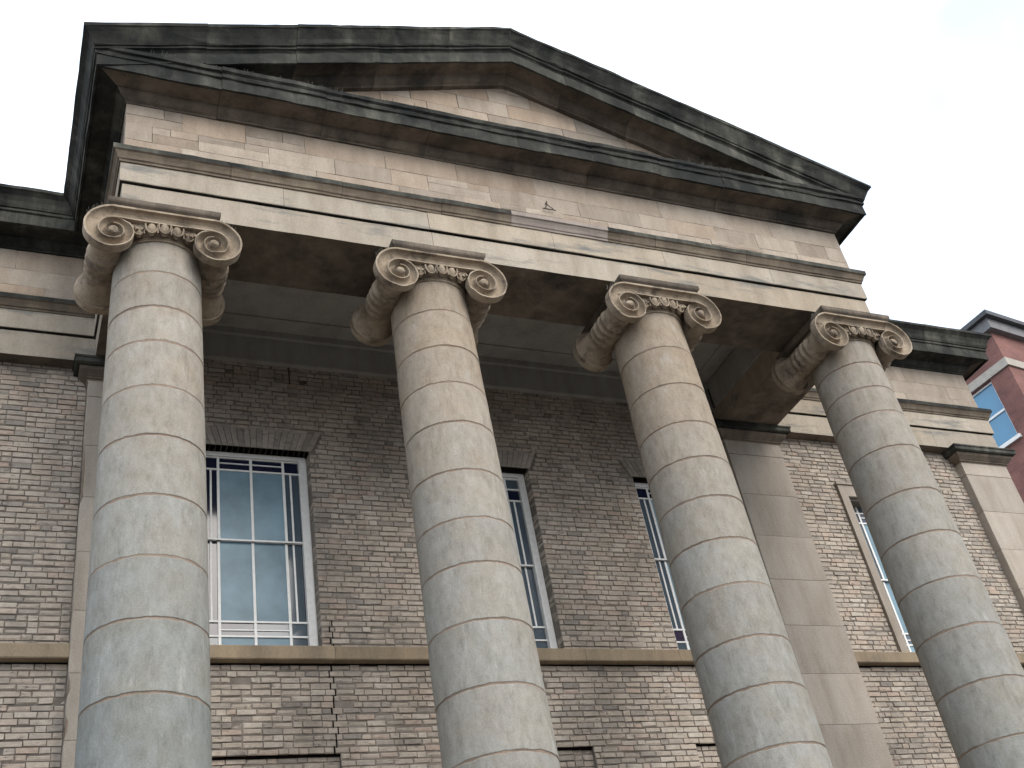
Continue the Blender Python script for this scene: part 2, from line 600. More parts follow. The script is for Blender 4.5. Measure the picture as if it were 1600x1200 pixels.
def brick_shape(ln, dp, r, j=0.0035):
    """brick with slightly blunted front arrises, front face at y = 0"""
    c = 0.004
    def jj():
        return r.uniform(-j, j)
    V = []
    b0, b1 = r.uniform(-0.001, 0.003), HB - r.uniform(-0.001, 0.003)
    if r.random() < 0.10:
        b1 -= r.uniform(0.006, 0.014)        # washed-out bed joint
    er = r.uniform(0.004, 0.009) if r.random() < 0.3 else 0.0
    for (y, ins) in ((dp, 0.0), (c + er, 0.0), (0.0, c + er * 1.3)):
        for (x, z) in ((ins, b0 + ins), (ln - ins, b0 + ins), (ln - ins, b1 - ins), (ins, b1 - ins)):
            V.append((x + jj(), y + (jj() if y < dp else 0), z + jj()))
    F = [(8, 9, 10, 11)]
    for a in (0, 4):
        for q in range(4):
            F.append((a + q, a + (q + 1) % 4, a + 4 + (q + 1) % 4, a + 4 + q))
    return V, F

cand = []
for i, (x0, x1, z, yf, dp, full) in enumerate(bricks):
    if not full:
        continue
    c = ((x0 + x1) / 2, yf, z + HB / 2)
    px, py, dist = project(c)
    if 0 < px < 1600 and 0 < py < 1200 and not hidden(c):
        a = project((x0, yf, z)); b_ = project((x1, yf, z + HB))
        cand.append((-abs(b_[0] - a[0]) * abs(b_[1] - a[1]), i))
cand.sort()
single = set(i for _, i in cand[:300])
protos = {}
for full, ln in ((1, LS), (2, LH)):
    protos[full] = []
    for v in range(6):
        V, F = brick_shape(ln, 0.03, rb)
        protos[full].append(mesh('brick', V, F, M['brick_one']))
SV, SF, ST = [], [], []
for i, (x0, x1, z, yf, dp, full) in enumerate(bricks):
    off = rb.uniform(-0.004, 0.004) + (rb.uniform(0.004, 0.011) if rb.random() < 0.08 else 0)
    t = tone(x0, z)
    if i in single:
        o = inst('brick', rb.choice(protos[full]), wall, (x0, yf + off, z))
        o['tone'] = t
    else:
        V, F = brick_shape(x1 - x0, dp, rb)
        n0 = len(SV)
        SV += [(x0 + v[0], yf + off + v[1], z + v[2]) for v in V]
        SF += [[n0 + q for q in f] for f in F]
        ST += [t] * len(F)
bo = new('brickwork', SV, SF, M['brick'], wall, kind='stuff')
at = bo.data.attributes.new('tone', 'FLOAT', 'FACE')
at.data.foreach_set('value', ST)

# flat gauged arches over the windows
for c in WINS:
    nv = 21
    for q in range(nv):
        u0, u1 = q / nv, (q + 1) / nv
        bx0, bx1 = -0.80 + 1.60 * u0 + 0.004, -0.80 + 1.60 * u1 - 0.004
        tx0, tx1 = -0.96 + 1.92 * u0 + 0.004, -0.96 + 1.92 * u1 - 0.004
        z0, z1 = ZWT, ZWT + 0.335
        yo = YB + rb.uniform(-0.003, 0.003)
        V = [(c + bx0, yo, z0), (c + bx1, yo, z0), (c + tx1, yo, z1), (c + tx0, yo, z1),
             (c + bx0, YB + 0.21, z0), (c + bx1, YB + 0.21, z0), (c + tx1, YB + 0.21, z1), (c + tx0, YB + 0.21, z1)]
        F = [(0, 1, 2, 3), (1, 0, 4, 5), (2, 1, 5, 6), (0, 3, 7, 4), (3, 2, 6, 7)]
        o = new('voussoir', V, F, M['brick_one'], wall)
        o['tone'] = rb.uniform(0.0, 0.22)
# the stepped crack
cb = MB()
for (x, z0, z1) in crack_pts:
    cb.box((x - 0.009, YB + 0.005, z0 - 0.012), (x + 0.009, YB + 0.0115, z1))
for q in range(5):
    z0 = ZST + q * COURSE * 1.0
    x = CRX + (0.05 if q % 2 == 0 else 0.015)
    cb.box((x - 0.006, YB - 0.0045, z0 - 0.004), (x + 0.006, YB + 0.004, z0 + COURSE - 0.004))
cb.box((2.165, YB - 0.0052, 11.74), (2.177, YB + 0.004, 12.045))
cb.build('crack', M['crack'], wall)
# dark strips painting in the shade under the sill course and atop the recessed panels
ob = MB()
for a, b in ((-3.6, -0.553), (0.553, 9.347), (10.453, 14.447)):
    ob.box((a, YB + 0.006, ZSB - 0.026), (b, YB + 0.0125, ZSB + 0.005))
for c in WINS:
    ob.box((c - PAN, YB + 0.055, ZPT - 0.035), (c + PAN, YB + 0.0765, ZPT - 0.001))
ob.build('shade_strip', M['crack'], wall)

# ------------------------------------------------------------------ sill course
sc = MB().box((WXL, YB - 0.09, ZSB + 0.012), (WXR, YB + 0.2, ZST - 0.012))
sill = sc.build('sill_course', M['mortar'], B)
prof = [(-0.10, ZSB), (0.115, ZSB), (0.125, ZSB + 0.012), (0.125, ZST - 0.02), (0.11, ZST - 0.004), (-0.16, ZST + 0.004)]
for a, b in ((-3.6, -0.552), (0.552, 9.348), (10.452, 14.447)):
    j = [t for t in ((CRX + 0.03 - a), (5.95 - a), (7.42 - a), (4.1 - a), (0.9 - a), (9.0 - a), (12.3 - a), (13.4 - a)) if 0.3 < t < b - a - 0.3]
    run('sill_stone', prof, (a, YB), (b, YB), (0, -1), sill, [M['sill']], joints=sorted(j), wear=0.003)

# ------------------------------------------------------------------ pilasters
def pilaster(xc, first_chip=False):
    hw = 0.55
    core = MB().box((xc - hw + 0.012, YP + 0.010, 0.3), (xc + hw - 0.012, YB + 0.3, ZS - 0.03))
    p = core.build('pilaster', M['joint'], B)
    zj = [11.10]
    while zj[-1] > 0.6:
        zj.append(zj[-1] - 0.765)
    zj.append(0.004)
    for k in range(len(zj) - 1):
        zt, zb = zj[k] - 0.003, zj[k + 1] + 0.003
        oy = random.uniform(-0.002, 0.002)
        V, F = [], []
        c = 0.008
        n = 8
        ring = []
        for r in range(n + 1):
            z = zb + (zt - zb) * r / n
            cc = c if 0 < r < n else c
            e = [wob((xc + 3 * s, z * 3, 1.0), 1.0, 0.006 if first_chip else 0.002) for s in (-1, 1)]
            if first_chip and (9.5 < z < 10.3 or 7.0 < z < 7.25 or 6.6 < z < 6.75):
                e[0] += 0.022 + 0.03 * abs(noise.noise(Vector((z * 6, 2.0, 1.0))))
            ins = 0.004 if r in (0, n) else 0
            ring = [(xc - hw + ins, YB + 0.1, z), (xc - hw + ins + e[0], YP + c + ins + oy, z), (xc - hw + c + e[0], YP + ins + oy, z),
                    (xc + hw - c + e[1], YP + ins + oy, z), (xc + hw - ins + e[1], YP + c + ins + oy, z), (xc + hw - ins, YB + 0.1, z)]
            V += ring
        for r in range(n):
            for q in range(5):
                F.append((r * 6 + q, r * 6 + q + 1, r * 6 + 7 + q, r * 6 + 6 + q))
        F.append((5, 4, 3, 2, 1, 0))
        F.append(tuple(range(n * 6, n * 6 + 6)))
        new('block', V, F, M['pilaster'], p)
    def ringed(name, prof, m):
        # moulding round three sides
        V, F = [], []
        for (o, z) in prof:
            V += [(xc - hw - o, YB + 0.02, z), (xc - hw - o, YP - o, z), (xc + hw + o, YP - o, z), (xc + hw + o, YB + 0.02, z)]
        for r in range(len(prof) - 1):
            for q in range(3):
                F.append((r * 4 + q, r * 4 + q + 1, r * 4 + 5 + q, r * 4 + 4 + q))
        F.append((3, 2, 1, 0))
        k = (len(prof) - 1) * 4
        F.append((k, k + 1, k + 2, k + 3))
        new(name, V, F, m, p)
    ringed('neck_block', [(0.0, 11.106), (0.0, 11.36), (0.02, 11.365)], M['pilaster'])
    ringed('capital_moulding', [(0.02, 11.372), (0.035, 11.385), (0.035, 11.40), (0.05, 11.41), (0.07, 11.43), (0.11, 11.47), (0.125, 11.50), (0.125, 11.512)], M['brown_stone'])
    ringed('capital_slab', [(0.16, 11.518), (0.185, 11.535), (0.185, 11.60), (0.20, 11.605), (0.20, 11.632), (0.15, 11.637)], M['sooty'])
    return p
pilaster(0.0, True)
pilaster(9.9)
pilaster(15.0)
pilaster(-5.1)

# ------------------------------------------------------------------ windows
YWF = YB + 0.17
def window(xc, drop, ztop=10.72, visible_top=10.66):
    f = MB()
    x0, x1 = xc - 0.75, xc + 0.75
    fr = 0.095
    # box frame: jambs with a stepped bead, head, bottom rail on a timber sill
    for s in (-1, 1):
        a, b = (x0, x0 + fr) if s < 0 else (x1 - fr, x1)
        f.box((a, YWF, ZST), (b, YWF + 0.10, ztop))
        a2, b2 = (x0 - 0.03, x0) if s < 0 else (x1, x1 + 0.03)
        f.box((a2, YWF + 0.02, ZST), (b2, YWF + 0.10, ztop))
    f.box((x0 + fr, YWF, 10.535), (x1 - fr, YWF + 0.10, ztop))
    f.box((x0 - 0.02, YWF - 0.035, ZST), (x1 + 0.02, YWF - 0.002, ZST + 0.05))
    f.box((x0 + fr, YWF + 0.001, ZST + 0.002), (x1 - fr, YWF + 0.10, ZST + 0.075))
    wo = f.build('window', M['white_paint'], B)
    bx = MB().box((x0 - 0.02, YWF + 0.13, ZST), (x1 + 0.02, YWF + 0.9, ztop))
    bx.build('room_lining', M['interior'], wo)
    xi0, xi1 = x0 + fr, x1 - fr
    mg = xi0 + 0.235 - 0.0
    v = [xi0, xi0 + 0.215, xc, xi1 - 0.215, xi1]
    tk, tn = 0.034, 0.016
    def sash(z0, z1, up, yoff, ext):
        """bars of one sliding sash; the margin rows lie at its outer end"""
        y0, y1 = YWF + 0.030 + yoff, YWF + 0.062 + yoff
        sgn = 1 if up else -1
        outer = z1 if up else z0
        meet = z0 if up else z1
        zr1 = outer - sgn * 0.20           # plain row | half-barred row
        zr2 = outer - sgn * 0.395
        zrh = (zr1 + zr2) / 2 + sgn * 0.012
        b = MB()
        lo, hi = min(z0, z1), max(z0, z1)
        for q in (1, 2, 3):
            b.box((v[q] - tk / 2, y0, lo), (v[q] + tk / 2, y1, hi))
        for zz, t in ((zr1, 0.022), (zr2, 0.024), (meet + sgn * 0.011, 0.022), (outer - sgn * 0.014, 0.026)):
            b.box((xi0 + 0.001, y0 - 0.002, zz - t / 2), (xi1 - 0.001, y1 + 0.002, zz + t / 2))
        b.box((v[1] + tk / 2, y0 + 0.003, zrh - tn / 2), (v[2] - tk / 2, y1 - 0.003, zrh + tn / 2))
        b.box((v[2] + tk / 2, y0 + 0.003, zrh - tn / 2), (v[3] - tk / 2, y1 - 0.003, zrh + tn / 2))
        a, c_ = sorted((zr2, meet))
        for xx in ((v[0] + v[1]) / 2 + 0.01, (v[3] + v[4]) / 2 - 0.01):
            b.box((xx - 0.012, y0 + 0.003, a), (xx + 0.012, y1 - 0.003, c_))
        b.build('sash_bars', M['white_paint'], wo)
        rows = [(zr2, meet, 'tall'), (zr1, zr2, 'band'), (outer, zr1, 'plain')]
        for (za, zb, kind) in rows:
            za, zb = sorted((za, zb))
            for q in range(4):
                margin = q in (0, 3)
                if kind == 'tall':
                    m = M['blue_glass'] if q == 0 and xc < 3 else M['grey_glass'] if q in (0, 3) else M['frosted']
                elif kind == 'band':
                    m = M['blue_glass'] if up else (M['purple_glass'] if q == 0 else M['grey_glass'] if q == 3 else random.choice((M['blue_glass'], M['grey_glass'])))
                else:
                    m = M['grey_glass'] if up or margin else M['frosted']
                e = 0.012
                yy = (y0 + y1) / 2 + random.uniform(-0.002, 0.002)
                V = [(v[q] + e, yy + random.uniform(-.0015, .0015), za + e), (v[q + 1] - e, yy + random.uniform(-.0015, .0015), za + e),
                     (v[q + 1] - e, yy + random.uniform(-.0015, .0015), zb - e), (v[q] + e, yy, zb - e)]
                V += [(x, y + 0.004, z) for (x, y, z) in V]
                new('pane', V, [(0, 1, 2, 3), (7, 6, 5, 4), (0, 4, 5, 1), (1, 5, 6, 2), (2, 6, 7, 3), (3, 7, 4, 0)], m, wo)
    zm = 9.25
    sash(ZST + 0.075, zm + 0.028, False, 0.034, 0)
    sash(zm - drop, 10.73 - drop, True, 0.0, 0)
    return wo
window(WINS[0], 0.0)
window(WINS[1], 0.20)
window(WINS[2], 0.0)
w4 = window(WX4, 0.20)
w4['label'] = 'sash window with a projecting pale stone surround'
# stone surround of the fourth window
s4 = MB()
s4.box((WIN4 - 0.98, YB - 0.05, ZST + 0.003), (WIN4 - 0.83, YWF - 0.004, 10.72))
s4.box((WIN4 + 0.83, YB - 0.05, ZST + 0.003), (WIN4 + 0.98, YWF - 0.004, 10.72))
s4.box((WIN4 - 0.83, YB - 0.05, 10.50), (WIN4 + 0.83, YWF - 0.004, 10.72))
s4.box((WIN4 - 1.01, YB - 0.075, 10.722), (WIN4 + 1.01, YB + 0.10, 10.76))
s4.build('stone_surround', M['pilaster'], w4)

# ------------------------------------------------------------------ entablature profiles (o outwards, z)
LOW = [(-0.97, ZS), (0.0, ZS), (0.0, Z1 - 0.012), (-0.022, Z1 - 0.008), (-0.03, Z1 + 0.006), (-0.97, Z1 + 0.006)]
LOW_I = [1, 0, 2, 2, 0, 0]  # browner soffit; sooty recess also paints in the shadow line
LOWW = [(-0.25, ZS), (0.0, ZS), (0.0, Z1 - 0.012), (-0.022, Z1 - 0.008), (-0.03, Z1 + 0.006), (-0.25, Z1 + 0.006)]
UPF = [(-0.25, Z1 + 0.012), (0.028, Z1 + 0.012), (0.034, Z1 + 0.02), (0.034, Z2), (-0.25, Z2)]
UPF_I = [1, 0, 0, 0, 0]  # sooty underside, also painting in the shade below the upper fascia
TAE = [(-0.2, Z2 + 0.003), (0.05, Z2 + 0.003), (0.055, Z2 + 0.03), (0.07, Z2 + 0.04), (0.085, Z2 + 0.08), (0.11, Z2 + 0.125), (0.13, Z2 + 0.135),
       (0.132, Z3 - 0.006), (0.12, Z3), (-0.02, Z3 + 0.022), (-0.2, Z3 + 0.022)]
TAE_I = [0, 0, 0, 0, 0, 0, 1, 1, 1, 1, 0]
CORF = [(-0.3, Z4 - 0.02), (0.015, Z4 - 0.02), (0.02, Z4 + 0.005), (0.05, Z4 + 0.02), (0.095, Z4 + 0.06), (0.125, Z4 + 0.10), (0.13, Z4 + 0.125),
        (0.36, Z4 + 0.135), (0.37, Z4 + 0.105), (0.40, Z4 + 0.105), (0.402, Z4 + 0.30), (0.425, Z4 + 0.31), (0.43, Z4 + 0.345), (0.41, Z4 + 0.36), (0.41, Z4 + 0.40),
        (0.445, Z4 + 0.42), (0.45, Z4 + 0.48), (0.43, Z4 + 0.495), (-0.05, Z4 + 0.53), (-0.3, Z4 + 0.53)]
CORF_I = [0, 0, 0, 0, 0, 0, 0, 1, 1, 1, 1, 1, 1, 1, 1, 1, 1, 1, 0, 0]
CORS = CORF[:13] + [(0.41, Z4 + 0.355), (0.44, Z4 + 0.365), (0.46, Z4 + 0.40), (0.475, Z4 + 0.46), (0.51, Z4 + 0.53), (0.565, Z4 + 0.575), (0.58, Z4 + 0.585),
                    (0.583, ZG - 0.005), (0.56, ZG), (-0.1, ZG + 0.04), (-0.3, ZG + 0.04)]
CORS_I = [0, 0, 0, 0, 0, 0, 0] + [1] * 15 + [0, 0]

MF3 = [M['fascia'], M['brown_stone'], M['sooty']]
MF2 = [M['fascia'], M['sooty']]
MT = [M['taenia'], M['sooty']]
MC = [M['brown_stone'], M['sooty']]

# ------------------------------------------------------------------ portico entablature
core = MB()
core.box((XL + 0.03, YF + 0.03, Z1 + 0.02), (XR - 0.03, 0.46, Z4 + 0.25))
core.box((XL + 0.03, 0.46, Z1 + 0.02), (0.46, YW + 0.1, Z4 + 0.25))
core.box((9.44, 0.46, Z1 + 0.02), (XR - 0.03, YW + 0.1, Z4 + 0.25))
core.box((XL - 0.34, YF - 0.34, Z4 + 0.16), (XR + 0.34, YF + 0.1, Z4 + 0.27))
core.box((XL - 0.42, YF - 0.30, Z4 + 0.38), (XL + 0.2, YW + 0.1, ZG - 0.14)).box((XR - 0.2, YF - 0.30, Z4 + 0.38), (XR + 0.42, YW + 0.1, ZG - 0.14))
ent = core.build('entablature', M['mortar'], B)
WL_ = XR - XL
# lower fascia beams, jointed over the columns
run('architrave_beam', LOW, (XL, YF), (XR, YF), (0, -1), ent, MF3, LOW_I, joints=[CX[1] - XL, CX[2] - XL], wear=0.006)
for s, x in ((-1, XL), (1, XR)):
    run('architrave_beam', LOW, (x, 0.48), (x, YW + 0.18), (s, 0), ent, MF3, LOW_I, wear=0.005)
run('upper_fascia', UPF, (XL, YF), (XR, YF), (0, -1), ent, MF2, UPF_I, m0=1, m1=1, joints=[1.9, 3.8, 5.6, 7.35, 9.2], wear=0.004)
tj = [1.25, 2.65, 4.0, 4.50 - XL, 5.98 - XL, 6.75 - XL, 8.3 - XL]
def newer(s):
    return [M['new_stone'], M['new_stone']] if s == 4 else None
run('taenia', TAE, (XL, YF), (XR, YF), (0, -1), ent, MT, TAE_I, 1, 1, joints=tj, wear=0.006, pick=newer)[4]['label'] = 'cleaner replacement length of moulding'
cj = [1.1, 2.45, 3.9, 5.2, 6.4, 7.5, 8.6, 9.75]
run('cornice_stone', CORF, (XL, YF), (XR, YF), (0, -1), ent, MC, CORF_I, 1, 1, joints=cj, wear=0.013)
for s, x in ((-1, XL), (1, XR)):
    e = 1 if s < 0 else 1
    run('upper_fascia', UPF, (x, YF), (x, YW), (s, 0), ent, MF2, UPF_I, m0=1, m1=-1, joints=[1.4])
    run('taenia', TAE, (x, YF), (x, YW), (s, 0), ent, MT, TAE_I, 1, -1, joints=[1.5])
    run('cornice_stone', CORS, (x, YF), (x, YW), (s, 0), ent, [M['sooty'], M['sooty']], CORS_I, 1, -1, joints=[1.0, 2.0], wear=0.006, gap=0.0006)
    run('frieze_stone', [(-0.2, Z3 + 0.026), (0, Z3 + 0.026), (0, Z4 - 0.024), (-0.2, Z4 - 0.024)], (x, YF + 0.2), (x, YW), (s, 0), ent, [M['brown_stone']], joints=[0.9, 1.8], wear=0.003)

# frieze: three uneven courses of ashlar, some stones cut to odd heights
def stone_block(x0, x1, z0, z1, yf, parent, name, m, depth=0.18, wear=0.0025):
    """ashlar block with worn arrises and a very slightly uneven face"""
    nx = max(2, int((x1 - x0) / 0.16))
    nz = max(2, int((z1 - z0) / 0.12))
    c = 0.006
    V, F = [], []
    oy = random.uniform(-0.003, 0.003)
    for j in range(nz + 1):
        for i in range(nx + 1):
            edge = i in (0, nx) or j in (0, nz)
            x = x0 + (x1 - x0) * i / nx + (random.uniform(-wear, wear) if i in (0, nx) else 0)
            z = z0 + (z1 - z0) * j / nz + (random.uniform(-wear, wear) if j in (0, nz) else 0)
            V.append((x, yf + oy + (c if edge else 0) + wob((x * 2, z * 2, yf), 1.0, 0.002), z))
    nw = nx + 1
    for j in range(nz):
        for i in range(nx):
            F.append((j * nw + i, j * nw + i + 1, (j + 1) * nw + i + 1, (j + 1) * nw + i))
    rim = [i for i in range(nx + 1)] + [j * nw + nx for j in range(1, nz + 1)] + [nz * nw + i for i in range(nx - 1, -1, -1)] + [j * nw for j in range(nz - 1, 0, -1)]
    n0 = len(V)
    V += [(V[i][0], yf + depth, V[i][2]) for i in rim]
    for k in range(len(rim)):
        k2 = (k + 1) % len(rim)
        F.append((rim[k2], rim[k], n0 + k, n0 + k2))
    return new(name, V, F, m, parent)

rf = random.Random(21)
zc = [Z3 + 0.026, Z3 + 0.026 + 0.235, Z3 + 0.026 + 0.53, Z4 - 0.024]
for c in range(3):
    x = XL
    first = True
    while x < XR - 0.01:
        ln = rf.uniform(0.55, 1.25) if c != 1 else rf.uniform(0.45, 1.0)
        if first and c % 2:
            ln *= 0.5
        e = x + ln
        if e > XR - 0.35:
            e = XR
        a, b = zc[c] + 0.0022, zc[c + 1] - 0.0022
        if rf.random() < 0.22 and ln > 0.5 and e < XR:
            zm_ = a + (b - a) * rf.uniform(0.4, 0.6)
            stone_block(x + 0.0022, e - 0.0022, a, zm_ - 0.0022, YF, ent, 'frieze_stone', M['ashlar'])
            sp = x + ln * rf.uniform(0.3, 0.7)
            stone_block(x + 0.0022, sp - 0.0022, zm_ + 0.0022, b, YF, ent, 'frieze_stone', M['ashlar'])
            stone_block(sp + 0.0022, e - 0.0022, zm_ + 0.0022, b, YF, ent, 'frieze_stone', M['ashlar'])
        else:
            stone_block(x + 0.0022, e - 0.0022, a, b, YF, ent, 'frieze_stone', M['ashlar'])
        x = e
        first = False
# iron fixing on the frieze
ib = MB()
yq = YF - 0.018
ib.bar((5.17, yq, 13.02), (5.16, yq - 0.01, 12.93), 0.007)
ib.bar((5.16, yq - 0.01, 12.93), (5.10, yq - 0.03, 12.84), 0.007)
ib.bar((5.16, yq - 0.01, 12.93), (5.23, yq - 0.03, 12.84), 0.007)
ib.bar((5.07, yq - 0.02, 12.835), (5.27, yq - 0.02, 12.835), 0.008)
ib.bar((5.165, YF + 0.01, 12.98), (5.165, yq, 12.98), 0.016)
ib.build('iron_bracket', M['iron'], ent)

# ------------------------------------------------------------------ pediment
SL = (ZA - ZG) / (MIDX - (XL - 0.58))
def ztop(x):
    return ZG + (min(x, 2 * MIDX - x) - (XL - 0.58)) * SL
pc = MB()
yb0, yb1 = YF + 0.10, YF + 0.9
pts = [(XL, 13.80), (XR, 13.80), (XR, ztop(XR) - 0.12), (MIDX, ZA - 0.12), (XL, ztop(XL) - 0.12)]
pc.add([(x, yb0, z) for x, z in pts] + [(x, yb1, z) for x, z in pts],
       [(0, 1, 2, 3, 4), (9, 8, 7, 6, 5)] + [(k, 5 + k, 5 + (k + 1) % 5, (k + 1) % 5) for k in range(5)])
pts = [(XL - 0.3, ztop(XL - 0.3) - 0.34), (MIDX, ZA - 0.34), (XR + 0.3, ztop(XL - 0.3) - 0.34), (XR + 0.3, ztop(XL - 0.3) - 0.05), (MIDX, ZA - 0.05), (XL - 0.3, ztop(XL - 0.3) - 0.05)]
pc.add([(x, YF - 0.33, z) for x, z in pts] + [(x, YF + 0.3, z) for x, z in pts],
       [(0, 1, 4, 5), (1, 2, 3, 4), (11, 10, 7, 6), (10, 9, 8, 7)] + [(k, 6 + k, 6 + (k + 1) % 6, (k + 1) % 6) for k in range(6)])
ped = pc.build('pediment', M['mortar'], B)
fix_normals([ped])
RAK = [(0.56, 0.0), (0.583, -0.008), (0.58, -0.06), (0.565, -0.07), (0.53, -0.12), (0.49, -0.20), (0.465, -0.265), (0.455, -0.285), (0.43, -0.29), (0.43, -0.325),
       (0.40, -0.335), (0.38, -0.36), (0.38, -0.395), (0.405, -0.405), (0.405, -0.605), (0.375, -0.61), (0.365, -0.56), (0.135, -0.55), (0.12, -0.575),
       (0.075, -0.63), (0.03, -0.66), (0.02, -0.69), (-0.2, -0.69), (-0.2, 0.03)]
RAK_I = [1] * 15 + [1, 0, 0, 0, 0, 0, 0, 0, 1]
def raking(side):
    n = len(RAK)
    Lx = MIDX - XL
    cuts = [0, 0.9, 2.1, 3.3, 4.4, Lx] if side < 0 else [0, 1.3, 2.3, 3.5, 4.6, Lx]
    for s in range(5):
        a, b = cuts[s], cuts[s + 1]
        k = max(2, int((b - a) / 0.14))
        V, F, I = [], [], []
        sh = random.uniform(-0.007, 0.007)
        for r in range(k + 1):
            for (o, dz) in RAK:
                aa = -o if s == 0 else a + 0.0012
                bb = b if s == 4 else b - 0.0012
                t = aa + (bb - aa) * r / k
                x = XL + t
                e = wob((x + side * 30, dz * 6, o * 5), 1.0, 0.014) + sh
                oo = o + (e if o > 0 else 0)
                z = ztop(x) + dz + (wob((x, o * 4, dz + 3 + side), 1, 0.006) if dz < -0.01 else 0)
                xx = x if side < 0 else 2 * MIDX - x
                V.append((xx, YF - oo, z))
        for r in range(k):
            for j in range(n):
                F.append((r * n + j, r * n + (j + 1) % n, (r + 1) * n + (j + 1) % n, (r + 1) * n + j))
                I.append(RAK_I[j])
        F += [tuple(range(n))[::-1], tuple(range(k * n, k * n + n))]
        I += [0, 0]
        o_ = new('raking_cornice_stone', V, F, [M['sooty'], M['sooty']] if side < 0 and s < 2 else [M['grimy'], M['sooty']] if (side < 0 and s == 2) or (side > 0 and s == 0) else MC, ped, midx=I)
        fix_normals([o_])
raking(-1)
raking(1)
# tympanum ashlar, clipped to the rake
YT = YF + 0.045
def clip(poly, fn):
    out = []
    for k in range(len(poly)):
        a, b = poly[k], poly[(k + 1) % len(poly)]
        fa, fb = fn(a), fn(b)
        if fa >= 0:
            out.append(a)
        if fa * fb < 0:
            t = fa / (fa - fb)
            out.append((a[0] + (b[0] - a[0]) * t, a[1] + (b[1] - a[1]) * t))
    return out
z = 13.90
ci = 0
rt = random.Random(8)
while z < 15.7:
    h = rt.choice((0.27, 0.31, 0.34))
    x = XL + 0.1 + (ci % 2) * 0.4
    while x < XR:
        e = x + rt.uniform(0.6, 1.3)
        poly = [(x + 0.0025, z + 0.0025), (e - 0.0025, z + 0.0025), (e - 0.0025, z + h - 0.0025), (x + 0.0025, z + h - 0.0025)]
        poly = clip(poly, lambda p: (ZG - 0.55 + (p[0] - (XL - 0.58)) * SL) - p[1])
        poly = clip(poly, lambda p: (ZG - 0.55 + (2 * MIDX - p[0] - (XL - 0.58)) * SL) - p[1]) if len(poly) > 2 else poly
        if len(poly) > 2:
            cxp = sum(p[0] for p in poly) / len(poly)
            czp = sum(p[1] for p in poly) / len(poly)
            yo = YT + rt.uniform(-0.003, 0.003)
            n = len(poly)
            def ins(p, d):
                v = Vector((cxp - p[0], czp - p[1]))
                return (p[0] + v.x / max(v.length, 1e-4) * d, p[1] + v.y / max(v.length, 1e-4) * d)
            V = [(*ins(p, 0.008),) for p in poly]
            V = [(q[0], yo, q[1]) for q in V] + [(p[0], yo + 0.006, p[1]) for p in poly] + [(p[0], yb0 + 0.05, p[1]) for p in poly]
            F = [tuple(range(n))]
            for r in range(2):
                F += [(r * n + (k + 1) % n, r * n + k, (r + 1) * n + k, (r + 1) * n + (k + 1) % n) for k in range(n)]
            new('tympanum_stone', V, F, M['ashlar'], ped)
        x = e
    z += h
    ci += 1

# ------------------------------------------------------------------ wing entablatures
def wing(x0, x1, inner, jo):
    core = MB().box((x0 + 0.03, YW + 0.04, ZS + 0.03), (x1 - 0.03, YW + 0.7, Z4 + 0.25))
    core.box((x0 - 0.3, YW - 0.36, Z4 + 0.16), (x1 + 0.3, YW + 0.3, Z4 + 0.27)).box((x0 - 0.42, YW - 0.42, Z4 + 0.38), (x1 + 0.42, YW + 0.3, ZG - 0.14))
    we = core.build('wing_entablature', M['mortar'], B)
    m0, m1 = (1, -1) if inner > 0 else (-1, 1)
    L = x1 - x0
    run('architrave_beam', LOWW, (x0, YW), (x1, YW), (0, -1), we, MF3, LOW_I, joints=[L * 0.35, L * 0.7])
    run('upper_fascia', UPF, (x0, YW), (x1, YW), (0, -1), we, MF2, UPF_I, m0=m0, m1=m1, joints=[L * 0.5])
    run('taenia', TAE, (x0, YW), (x1, YW), (0, -1), we, MT, TAE_I, m0, m1, joints=[L * 0.3, L * 0.62])
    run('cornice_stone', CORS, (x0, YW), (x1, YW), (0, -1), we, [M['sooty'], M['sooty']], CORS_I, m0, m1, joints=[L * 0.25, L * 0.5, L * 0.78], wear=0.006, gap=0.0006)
    for c in range(3):
        x = x0
        while x < x1 - 0.01:
            e = x + random.uniform(0.7, 1.5)
            if e > x1 - 0.4:
                e = x1
            stone_block(x + 0.002, e - 0.002, zc[c] + 0.002, zc[c + 1] - 0.002, YW, we, 'frieze_stone', M['ashlar'])
            x = e
    # return at the free end
    xe_ = x0 if inner > 0 else x1
    s = -1 if inner > 0 else 1
    for nm, pr, mt, ix in (('upper_fascia', UPF, MF2, UPF_I), ('taenia', TAE, MT, TAE_I), ('cornice_stone', CORS, MC, CORS_I)):
        run(nm, pr, (xe_, YW), (xe_, YW + 4), (s, 0), we, mt, ix, 1, 0)
    run('frieze_stone', [(-0.2, Z3 + 0.026), (0, Z3 + 0.026), (0, Z4 - 0.024), (-0.2, Z4 - 0.024)], (xe_, YW + 0.2), (xe_, YW + 4), (s, 0), we, [M['ashlar']])
    return we
wing(WXL, XL, 1, None)
wing(XR, WXR, -1, None)

